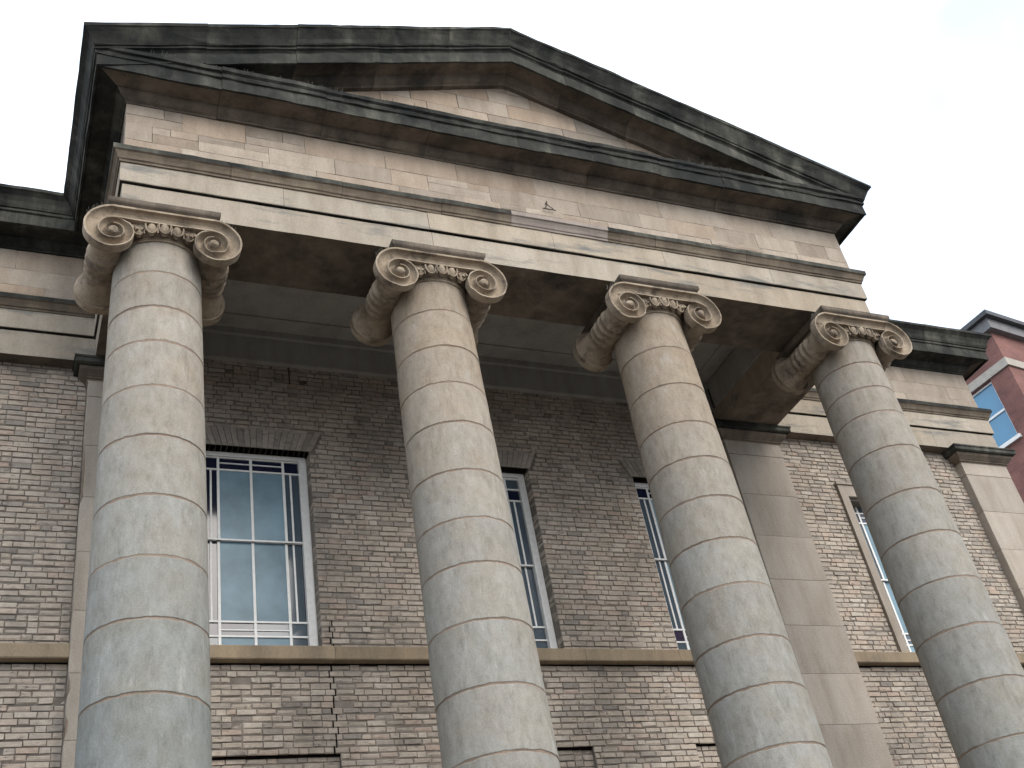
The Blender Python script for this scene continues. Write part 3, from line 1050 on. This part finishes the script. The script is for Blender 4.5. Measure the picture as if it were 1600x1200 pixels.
# ------------------------------------------------------------------ portico ceiling, plaster band, roofs
c = MB()
c.box((0.44, 0.44, 12.60), (9.46, YB + 0.05, 12.72))
c.box((0.47, YB - 0.05, 12.07), (9.43, YB + 0.08, 12.60))
c.box((0.47, YB - 0.11, 12.50), (9.43, YB - 0.05, 12.597))
c.box((0.47, YB - 0.075, 12.05), (9.43, YB + 0.03, 12.095))
c.box((0.7, 0.75, 12.575), (9.2, 0.83, 12.598))
c.box((0.7, 2.18, 12.575), (9.2, 2.26, 12.598))
c.box((0.7, 0.832, 12.575), (0.78, 2.178, 12.598))
c.box((9.12, 0.832, 12.575), (9.2, 2.178, 12.598))
c.box((9.405, 0.49, Z1 + 0.012), (9.436, YB - 0.12, 12.574)).box((0.464, 0.49, Z1 + 0.012), (0.495, YB - 0.12, 12.574)).box((0.50, 0.463, Z1 + 0.012), (9.40, 0.488, 12.574))
c.build('portico_ceiling', M['plaster'], B)
body = MB()
body.box((WXL + 0.05, Y1 + 1.0, 0.004), (WXR - 0.05, Y1 + 12, 13.9))
body.build('rear_block', M['lower_brick'], B)
r = MB()
r.box((WXL + 0.2, YW + 0.25, 13.86), (WXR - 0.2, Y1 + 11.9, 13.98))
pr = [(XL - 0.35, ztop(XL - 0.35) - 0.05), (MIDX, ZA - 0.06), (XR + 0.35, ztop(XL - 0.35) - 0.05), (MIDX, ZA - 0.28)]
r.add([(x, YF - 0.2, z) for x, z in pr] + [(x, Y1 + 3, z) for x, z in pr], [(0, 1, 2, 3), (7, 6, 5, 4)] + [(k, 4 + k, 4 + (k + 1) % 4, (k + 1) % 4) for k in range(4)])
ro = r.build('roof', M['lead'], B)
fix_normals([ro])

# ------------------------------------------------------------------ columns
def col_r(z):
    t = (z - 0.75) / (11.15 - 0.75)
    return 0.592 - 0.100 * (0.25 * t + 0.75 * t * t) + 0.004 * math.sin(math.pi * t)
NECK = 11.13
JOINTS = [[10.69, 10.18, 9.69, 9.085, 8.46, 7.755, 7.085, 6.45, 5.745, 5.05, 4.35, 3.65, 2.9, 2.2, 1.45],
          [10.67, 10.10, 9.55, 8.98, 8.325, 7.71, 7.165, 6.515, 5.825, 5.15, 4.45, 3.7, 3.0, 2.25, 1.5],
          [10.55, 9.935, 9.325, 8.785, 8.215, 7.63, 7.04, 6.38, 5.815, 5.15, 4.45, 3.7, 3.0, 2.25, 1.5],
          [10.746, 10.304, 9.874, 9.28, 8.575, 7.92, 7.25, 6.6, 5.9, 5.2, 4.5, 3.75, 3.0, 2.25, 1.5]]

def lathe(prof, n=72, axis='z', a0=0.0, a1=2 * math.pi):
    full = abs(a1 - a0 - 2 * math.pi) < 1e-6
    m = n if full else n + 1
    V, F = [], []
    for (r, z) in prof:
        for k in range(m):
            a = a0 + (a1 - a0) * k / n
            V.append((r * math.cos(a), r * math.sin(a), z) if axis == 'z' else (r * math.cos(a), z, r * math.sin(a)))
    for i in range(len(prof) - 1):
        for k in range(n):
            k2 = (k + 1) % m
            q = (i * m + k, i * m + k2, (i + 1) * m + k2, (i + 1) * m + k)
            F.append(q if axis == 'z' else q[::-1])
    return V, F

# volute: polar relief that follows a logarithmic spiral
R0, Q = 0.372, 0.51
EX, EZ = 0.555, 11.16
def r_out(th):                             # th from the top, winding outwards, 0..2pi
    return R0 * Q ** (th / (2 * math.pi))
def volute_mesh():
    nt, nr = 128, 44
    V, F = [], []
    def relief(r, th):
        if r < 0.056:
            return -0.040 * math.sqrt(max(0, 1 - (r / 0.056) ** 2))
        ph = math.log(max(r, 1e-4) / R0) / math.log(Q) - th / (2 * math.pi)
        u = ph - math.floor(ph + 1e-6)      # 0 at the outer fillet, 1 at the next
        if u < 0.13 or u > 0.95:
            return -0.028 * (0.6 + 0.4 * min(1, r / 0.25))
        s = (u - 0.13) / 0.82
        return 0.052 * math.sin(math.pi * s) ** 0.6 * min(1.0, 0.35 + r / 0.2)
    for j in range(nr + 1):
        for i in range(nt + 1):
            th = 2 * math.pi * i / nt
            ro = r_out(th)
            r = ro * j / nr
            a = math.pi / 2 + th           # towards -x from the top
            V.append((r * math.cos(a), relief(r * 0.9999, th), r * math.sin(a)))
    w_ = nt + 1
    for j in range(nr):
        for i in range(nt):
            F.append((j * w_ + i, j * w_ + i + 1, (j + 1) * w_ + i + 1, (j + 1) * w_ + i))
    n0 = len(V)
    for i in range(nt + 1):                # rim going back
        x, y, z = V[nr * w_ + i]
        V.append((x, 0.09, z))
    for i in range(nt):
        F.append((nr * w_ + i, nr * w_ + i + 1, n0 + i + 1, n0 + i))
    V.append((0, 0.09, 0))
    for i in range(nt):
        F.append((n0 + i, n0 + i + 1, len(V) - 1))
    return V, F
VV, VF = volute_mesh()
me_vl = mesh('volute', VV, [f[::-1] for f in VF], M['capital'], smooth=False)
me_vr = mesh('volute', [(-x, y, z) for x, y, z in VV], VF, M['capital'], smooth=False)
me_vlb = mesh('volute', [(x, -y, z) for x, y, z in VV], VF, M['capital'])
me_vrb = mesh('volute', [(-x, -y, z) for x, y, z in VV], [f[::-1] for f in VF], M['capital'])
import bmesh
for me in (me_vl, me_vr, me_vlb, me_vrb):
    bm = bmesh.new()
    bm.from_mesh(me)
    bmesh.ops.remove_doubles(bm, verts=bm.verts, dist=0.0004)
    bmesh.ops.recalc_face_normals(bm, faces=bm.faces)
    bm.to_mesh(me)
    bm.free()
    me.polygons.foreach_set('use_smooth', [True] * len(me.polygons))
    me.set_sharp_from_angle(angle=math.radians(40))
YV = -0.575                                # front of the volutes relative to the axis
prof = [(0.02, -0.50), (0.262, -0.50), (0.245, -0.47), (0.21, -0.42), (0.185, -0.35), (0.178, -0.26), (0.178, -0.19), (0.20, -0.18), (0.205, -0.155), (0.192, -0.145), (0.186, -0.09), (0.20, -0.08), (0.21, -0.05),
        (0.195, -0.04), (0.195, 0.04), (0.21, 0.05), (0.20, 0.08), (0.186, 0.09), (0.192, 0.145), (0.205, 0.155), (0.20, 0.18), (0.188, 0.19), (0.195, 0.26), (0.215, 0.33), (0.235, 0.40), (0.27, 0.47), (0.285, 0.505), (0.02, 0.505)]
BVt, BF = lathe(prof, 40, 'y')
me_bol = mesh('bolster', BVt, BF, M['capital'], smooth=True)
# canalis between the volutes, with raised fillets, slightly sagging
cz1, cz0 = EZ + R0, EZ + R0 * Q
cp = [(0.028, cz1), (0.028, cz1 - 0.028), (-0.015, cz1 - 0.036), (-0.042, cz1 - 0.062), (-0.052, cz1 - 0.098), (-0.046, cz1 - 0.135), (-0.02, cz0 + 0.016), (0.026, cz0 + 0.010), (0.026, cz0 - 0.006), (-0.10, cz0 - 0.012), (-0.10, cz1)]
V, F = [], []
nc = 26
for k in range(nc + 1):
    x = -EX + 2 * EX * k / nc
    sag = 0.012 * (1 - (x / EX) ** 2)
    for i, (o, z) in enumerate(cp):
        V.append((x, YV - o, z - (sag if i >= 5 and i < 10 else sag * 0.25 if i < 5 else 0)))
n = len(cp)
for k in range(nc):
    for i in range(n):
        F.append((k * n + i, (k + 1) * n + i, (k + 1) * n + (i + 1) % n, k * n + (i + 1) % n))
me_can = mesh('canalis', V, F, M['capital'])
me_canb = mesh('canalis', [(x, -y, z) for x, y, z in V], [f[::-1] for f in F], M['capital'])
EV, EF = [], []
for j in range(9):
    a = math.pi * j / 8
    for k in range(12):
        t = 2 * math.pi * k / 12
        EV.append((0.052 * math.sin(a) * math.cos(t), 0.058 * math.sin(a) * math.sin(t), 0.086 * math.cos(a) * (1 if a < 1.57 else 1.15)))
for j in range(8):
    for k in range(12):
        EF.append((j * 12 + k, (j + 1) * 12 + k, (j + 1) * 12 + (k + 1) % 12, j * 12 + (k + 1) % 12))
me_egg = mesh('egg', EV, EF, M['capital'], smooth=True)
db = MB()
db.bar((0, 0.02, 0.07), (0, 0.0, -0.075), 0.017, n=5, r1=0.007)
me_dart = mesh('dart', db.v, db.f, M['capital'])
# husk (egg surround): arched rim
hb = MB()
prev = None
for k in range(9):
    a = math.pi * (1.15 * k / 8 - 0.075)
    q = (0.068 * math.cos(a), -0.012, 0.05 - 0.125 * math.sin(a))
    if prev:
        hb.bar(prev, q, 0.011, n=5)
    prev = q
me_husk = mesh('husk', hb.v, hb.f, M['capital'])
# corner palmette leaves
pb = MB()
for k in range(4):
    a = math.radians(200 + 26 * k)
    L = 0.17 - 0.02 * k
    pb.bar((0, 0, 0), (L * math.cos(a), -0.012, L * math.sin(a) * 0.9), 0.008, n=6, r1=0.026)
me_pal = mesh('palmette', pb.v, pb.f, M['capital'])
me_pal2 = mesh('palmette', [(-x, y, z) for x, y, z in pb.v], [f[::-1] for f in pb.f], M['capital'])
ech = [(0.40, 11.145), (0.500, 11.15), (0.512, 11.158), (0.512, 11.17), (0.497, 11.176), (0.512, 11.182), (0.518, 11.192), (0.50, 11.20), (0.53, 11.23), (0.56, 11.30), (0.575, 11.36), (0.55, 11.40), (0.40, 11.42)]
ev_, ef_ = lathe(ech, 64)
me_ech = mesh('echinus', ev_, ef_, M['capital'], smooth=True)
ab = MB()
abp = [(0.585, 11.535), (0.60, 11.545), (0.62, 11.565), (0.628, 11.585), (0.628, 11.634), (0.60, 11.638)]
V, F = [], []
for (o, z) in abp:
    V += [(-o, -o, z), (o, -o, z), (o, o, z), (-o, o, z)]
for k in range(len(abp) - 1):
    for i in range(4):
        F.append((k * 4 + i, k * 4 + (i + 1) % 4, k * 4 + 4 + (i + 1) % 4, k * 4 + 4 + i))
F += [(3, 2, 1, 0), tuple(range(len(V) - 4, len(V)))]
me_aba = mesh('abacus', V, F, M['brown_stone'])
cb_ = MB().box((-0.54, -0.50, 11.33), (0.54, 0.50, 11.536))
me_core = mesh('capital_core', cb_.v, cb_.f, M['capital'])

def column(i):
    x = CX[i]
    pv, pf = lathe([(0.01, 0.35), (col_r(0.8) - 0.012, 0.36)] + [(col_r(z) - 0.0055, z) for z in (0.8, 3, 5, 7, 9, 10.5, 11.16)] + [(0.01, 11.17)], 64)
    c = new('column', pv, pf, M['joint'], B, at=(x, CY, 0.0), smooth=True)
    zs_ = [NECK] + JOINTS[i] + [0.78]
    for k in range(len(zs_) - 1):
        zt, zb = zs_[k] - 0.010, zs_[k + 1] + 0.010
        if k == 0:
            zt = NECK + 0.03
        pr_ = [(col_r(zb) - 0.03, zb), (col_r(zb) - 0.004, zb + 0.001), (col_r(zb) + 0.0, zb + 0.007)]
        m = 5
        pr_ += [(col_r(zb + (zt - zb) * q / m), zb + (zt - zb) * q / m) for q in range(1, m)]
        pr_ += [(col_r(zt), zt - 0.007), (col_r(zt) - 0.004, zt - 0.001), (col_r(zt) - 0.03, zt)]
        V, F = lathe(pr_, 80)
        dx, dy = random.uniform(-0.003, 0.003), random.uniform(-0.003, 0.003)
        V = [(a + dx + wob((a * 2, b * 2, cc * 2 + i * 9), 1, 0.002), b + dy, cc) for a, b, cc in V]
        V = [(a, b, cc + (wob((a * 3, b * 3, zb + i * 5), 2.0, 0.009) if cc < zb + 0.012 else wob((a * 3, b * 3, zt + 40 + i * 5), 2.0, 0.009) if cc > zt - 0.012 else 0)) for a, b, cc in V]
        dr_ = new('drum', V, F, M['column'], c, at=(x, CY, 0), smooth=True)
        dr_.data.set_sharp_from_angle(angle=math.radians(22))
        zc_ = (zb + zt) / 2
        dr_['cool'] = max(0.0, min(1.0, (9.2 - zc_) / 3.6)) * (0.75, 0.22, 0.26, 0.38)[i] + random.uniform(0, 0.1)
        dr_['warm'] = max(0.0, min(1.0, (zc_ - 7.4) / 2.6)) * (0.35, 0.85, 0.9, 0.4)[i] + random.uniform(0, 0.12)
    # attic base on a plinth
    V, F = lathe([(0.66, 0.55), (0.74, 0.58), (0.76, 0.62), (0.72, 0.665), (0.66, 0.675), (0.64, 0.70), (0.665, 0.715), (0.68, 0.74), (0.66, 0.77), (0.60, 0.782), (0.4, 0.783)], 64)
    new('base', V, F, M['column'], c, at=(x, CY, 0), smooth=True)
    MB().box((-0.78, -0.78, 0.30), (0.78, 0.78, 0.55)).build('plinth', M['column'], c, at=(x, CY, 0))
    # capital
    P = lambda nm, me, q=(0, 0, 0): inst(nm, me, c, (x + q[0], CY + q[1], q[2]))
    P('capital_core', me_core)
    P('echinus', me_ech)
    P('abacus', me_aba)
    for sgn, src in ((-1, me_vl), (1, me_vr)):
        mw = src.copy()
        for v_ in mw.vertices:
            q = Vector((v_.co.x + sgn * 3 + i * 7.3, v_.co.y * 2, v_.co.z))
            rr = math.hypot(v_.co.x, v_.co.z)
            d_ = noise.noise(q * 7) * 0.006 + noise.noise(q * 24) * 0.004
            ch = max(0.0, noise.noise(q * 5 + Vector((9, 3, 1))) - 0.30) * 0.10 * (1.0 if v_.co.z < 0.2 else 0.0)      # chipped arrises
            v_.co.y += d_ + ch
            if rr > 0.2:
                k_ = 1 - ch * 0.6 + noise.noise(q * 11) * (0.010 if v_.co.z < 0.25 else 0.0)
                v_.co.x *= k_
                v_.co.z *= k_
        P('volute', mw, (sgn * EX, YV, EZ))
    P('volute', me_vlb, (-EX, -YV - 0.01, EZ))
    P('volute', me_vrb, (EX, -YV - 0.01, EZ))
    P('canalis', me_can)
    P('canalis', me_canb, (0, -0.01, 0))
    for s in (-1, 1):
        P('bolster', me_bol, (s * (EX + 0.04), 0, EZ + 0.025))
    for k in range(-2, 3):
        a = math.radians(k * 14.5)
        P('egg', me_egg, (0.555 * math.sin(a), -0.565 * math.cos(a), 11.275))
        P('husk', me_husk, (0.575 * math.sin(a), -0.585 * math.cos(a), 11.265))
        if k < 2:
            a2 = math.radians((k + 0.5) * 14.5)
            P('dart', me_dart, (0.585 * math.sin(a2), -0.595 * math.cos(a2), 11.265))
    P('palmette', me_pal2, (-0.335, -0.53, 11.35))
    P('palmette', me_pal, (0.335, -0.53, 11.35))
    # bird spikes on the shoulders of the volutes
    sp = MB()
    rs = random.Random(40 + i)
    for s in (-1, 1):
        for k in range(12):
            xx = s * (0.635 + 0.018 * k)
            th = (xx * s - EX) / R0
            zz = EZ + R0 * math.sqrt(max(0, 1 - th * th)) - 0.012
            sp.bar((xx, -0.53, zz), (xx + rs.uniform(-.02, .02), -0.55 + rs.uniform(-.03, .03), zz + rs.uniform(0.05, 0.075)), 0.0022, n=3)
    sp.build('bird_spikes', M['wire'], c, at=(x, CY, 0), kind='stuff')
    return c
for i in range(4):
    column(i)
# bird spikes along the top of the front cornice
sp = MB()
rs = random.Random(77)
for k in range(420):
    x = rs.uniform(XL - 0.1, 3.4) if k < 300 else rs.uniform(7.6, XR)
    y = YF - rs.uniform(0.30, 0.40)
    z = Z4 + 0.495
    sp.bar((x, y, z), (x + rs.uniform(-.03, .03), y - rs.uniform(-.02, .05), z + rs.uniform(0.05, 0.10)), 0.0025, n=3)
sp.build('bird_spikes', M['wire'], ent, kind='stuff')
# steps under the portico
st = MB()
for k in range(2):
    st.box((XL - 0.9 - 0.35 * (1 - k), YF - 1.0 - 0.35 * (1 - k), 0.004 + 0.15 * k), (XR + 0.9 + 0.35 * (1 - k), YB - 0.01 * (k + 1), 0.15 * (k + 1)))
st.build('steps', M['pilaster'], B)

# ------------------------------------------------------------------ red brick neighbour
HD = math.radians(55.15)
D = 28.2
RC = Vector((CAM.x + D * math.sin(HD), CAM.y + D * math.cos(HD), 0))   # near corner
dl = Vector((-0.139, 0.990, 0))                                         # along the left face
dr = Vector((0.990, 0.139, 0))                                          # along the right face
M['red_brick'] = brick_tex('red_brick', (0.245, 0.105, 0.085), (0.195, 0.085, 0.072), (0.20, 0.14, 0.125), 0.0)
Rb = empty('red_brick_building', (RC.x, RC.y, 0.004))
Rb['label'] = 'red brick neighbouring building with blue window and dark eaves'
Rb['category'] = 'building'
def rbox(a0, a1, b0, b1, z0, z1):
    """box in the neighbour's frame: a along the left face, b along the right face"""
    q = [dl * a + dr * b for a, b in ((a0, b0), (a0, b1), (a1, b1), (a1, b0))]
    V = [(v.x, v.y, z0) for v in q] + [(v.x, v.y, z1) for v in q]
    return V, [(3, 2, 1, 0), (4, 5, 6, 7), (0, 1, 5, 4), (1, 2, 6, 5), (2, 3, 7, 6), (3, 0, 4, 7)]
def rpart(name, boxes, m, parent=None, **kw):
    mbx = MB()
    for bb in boxes:
        mbx.add(*rbox(*bb))
    o = mbx.build(name, m, parent or Rb, at=(RC.x, RC.y, 0), **kw)
    fix_normals([o])
    return o
zc0 = 1.6
ZL = zc0 + 0.562 * D                        # lintel band top at the corner
ZE = zc0 + 0.6095 * D                       # eaves top
ZWB = zc0 + 0.4835 * 28.6
# left-face windows: a positions from the corner
wa = [0.62, 3.4, 6.2, 9.0]
WW, WTOP = 1.35, ZL - 0.26
boxes = []
# wall of the left face with window openings (thickness 0.35), other faces plain
prev = 0.0
for a in wa:
    boxes.append((prev, a, 0, 0.35, 0.0, ZE - 0.3))
    boxes.append((a, a + WW, 0, 0.35, 0.0, ZWB))
    boxes.append((a, a + WW, 0, 0.35, WTOP, ZE - 0.3))
    prev = a + WW
boxes.append((prev, 14, 0, 0.35, 0.0, ZE - 0.3))
boxes.append((0.0, 14, 0.6, 12, 0.0, ZE - 0.3))
boxes.append((0.0, 0.35, 0.35, 0.6, 0.0, ZE - 0.3))
rpart('wall', boxes, M['red_brick'])
rpart('eaves', [(-0.30, 14.3, -0.30, 12.3, ZE - 0.13, ZE)], M['dark_eaves'])
rpart('fascia_board', [(-0.16, 14.2, -0.16, 12.2, ZE - 0.45, ZE - 0.13)], M['grey_board'])
rpart('stone_band', [(-0.05, 14.05, -0.05, 12.05, ZL - 0.24, ZL)], M['red_paint_trim'])
q = [dl * a + dr * b for a, b in ((-0.3, -0.3), (-0.3, 12.3), (14.3, 12.3), (14.3, -0.3))]
t1, t2 = dl * 5 + dr * 6, dl * 9 + dr * 6
Vr = [(v.x, v.y, ZE + 0.003) for v in q] + [(t1.x, t1.y, ZE + 2.4), (t2.x, t2.y, ZE + 2.4)]
new('roof', Vr, [(0, 1, 4), (1, 2, 5, 4), (2, 3, 5), (3, 0, 4, 5), (3, 2, 1, 0)], M['dark_eaves'], Rb, at=(RC.x, RC.y, 0))
for a in wa:
    f_ = 0.05
    wo = rpart('window', [(a, a + f_, 0.08, 0.16, ZWB, WTOP), (a + WW - f_, a + WW, 0.08, 0.16, ZWB, WTOP), (a + f_, a + WW - f_, 0.08, 0.16, WTOP - f_, WTOP),
                          (a + f_, a + WW - f_, 0.08, 0.16, ZWB, ZWB + f_), (a + f_, a + WW - f_, 0.082, 0.158, (ZWB + WTOP) / 2 - 0.03, (ZWB + WTOP) / 2 + 0.03)], M['white_paint'])
    for z0, z1 in ((ZWB + f_, (ZWB + WTOP) / 2 - 0.03), ((ZWB + WTOP) / 2 + 0.03, WTOP - f_)):
        rpart('pane', [(a + f_, a + WW - f_, 0.115, 0.125, z0, z1)], M['sky_glass'], wo)
    rpart('sill', [(a - 0.08, a + WW + 0.08, -0.08, 0.10, ZWB - 0.10, ZWB)], M['white_paint'], wo)
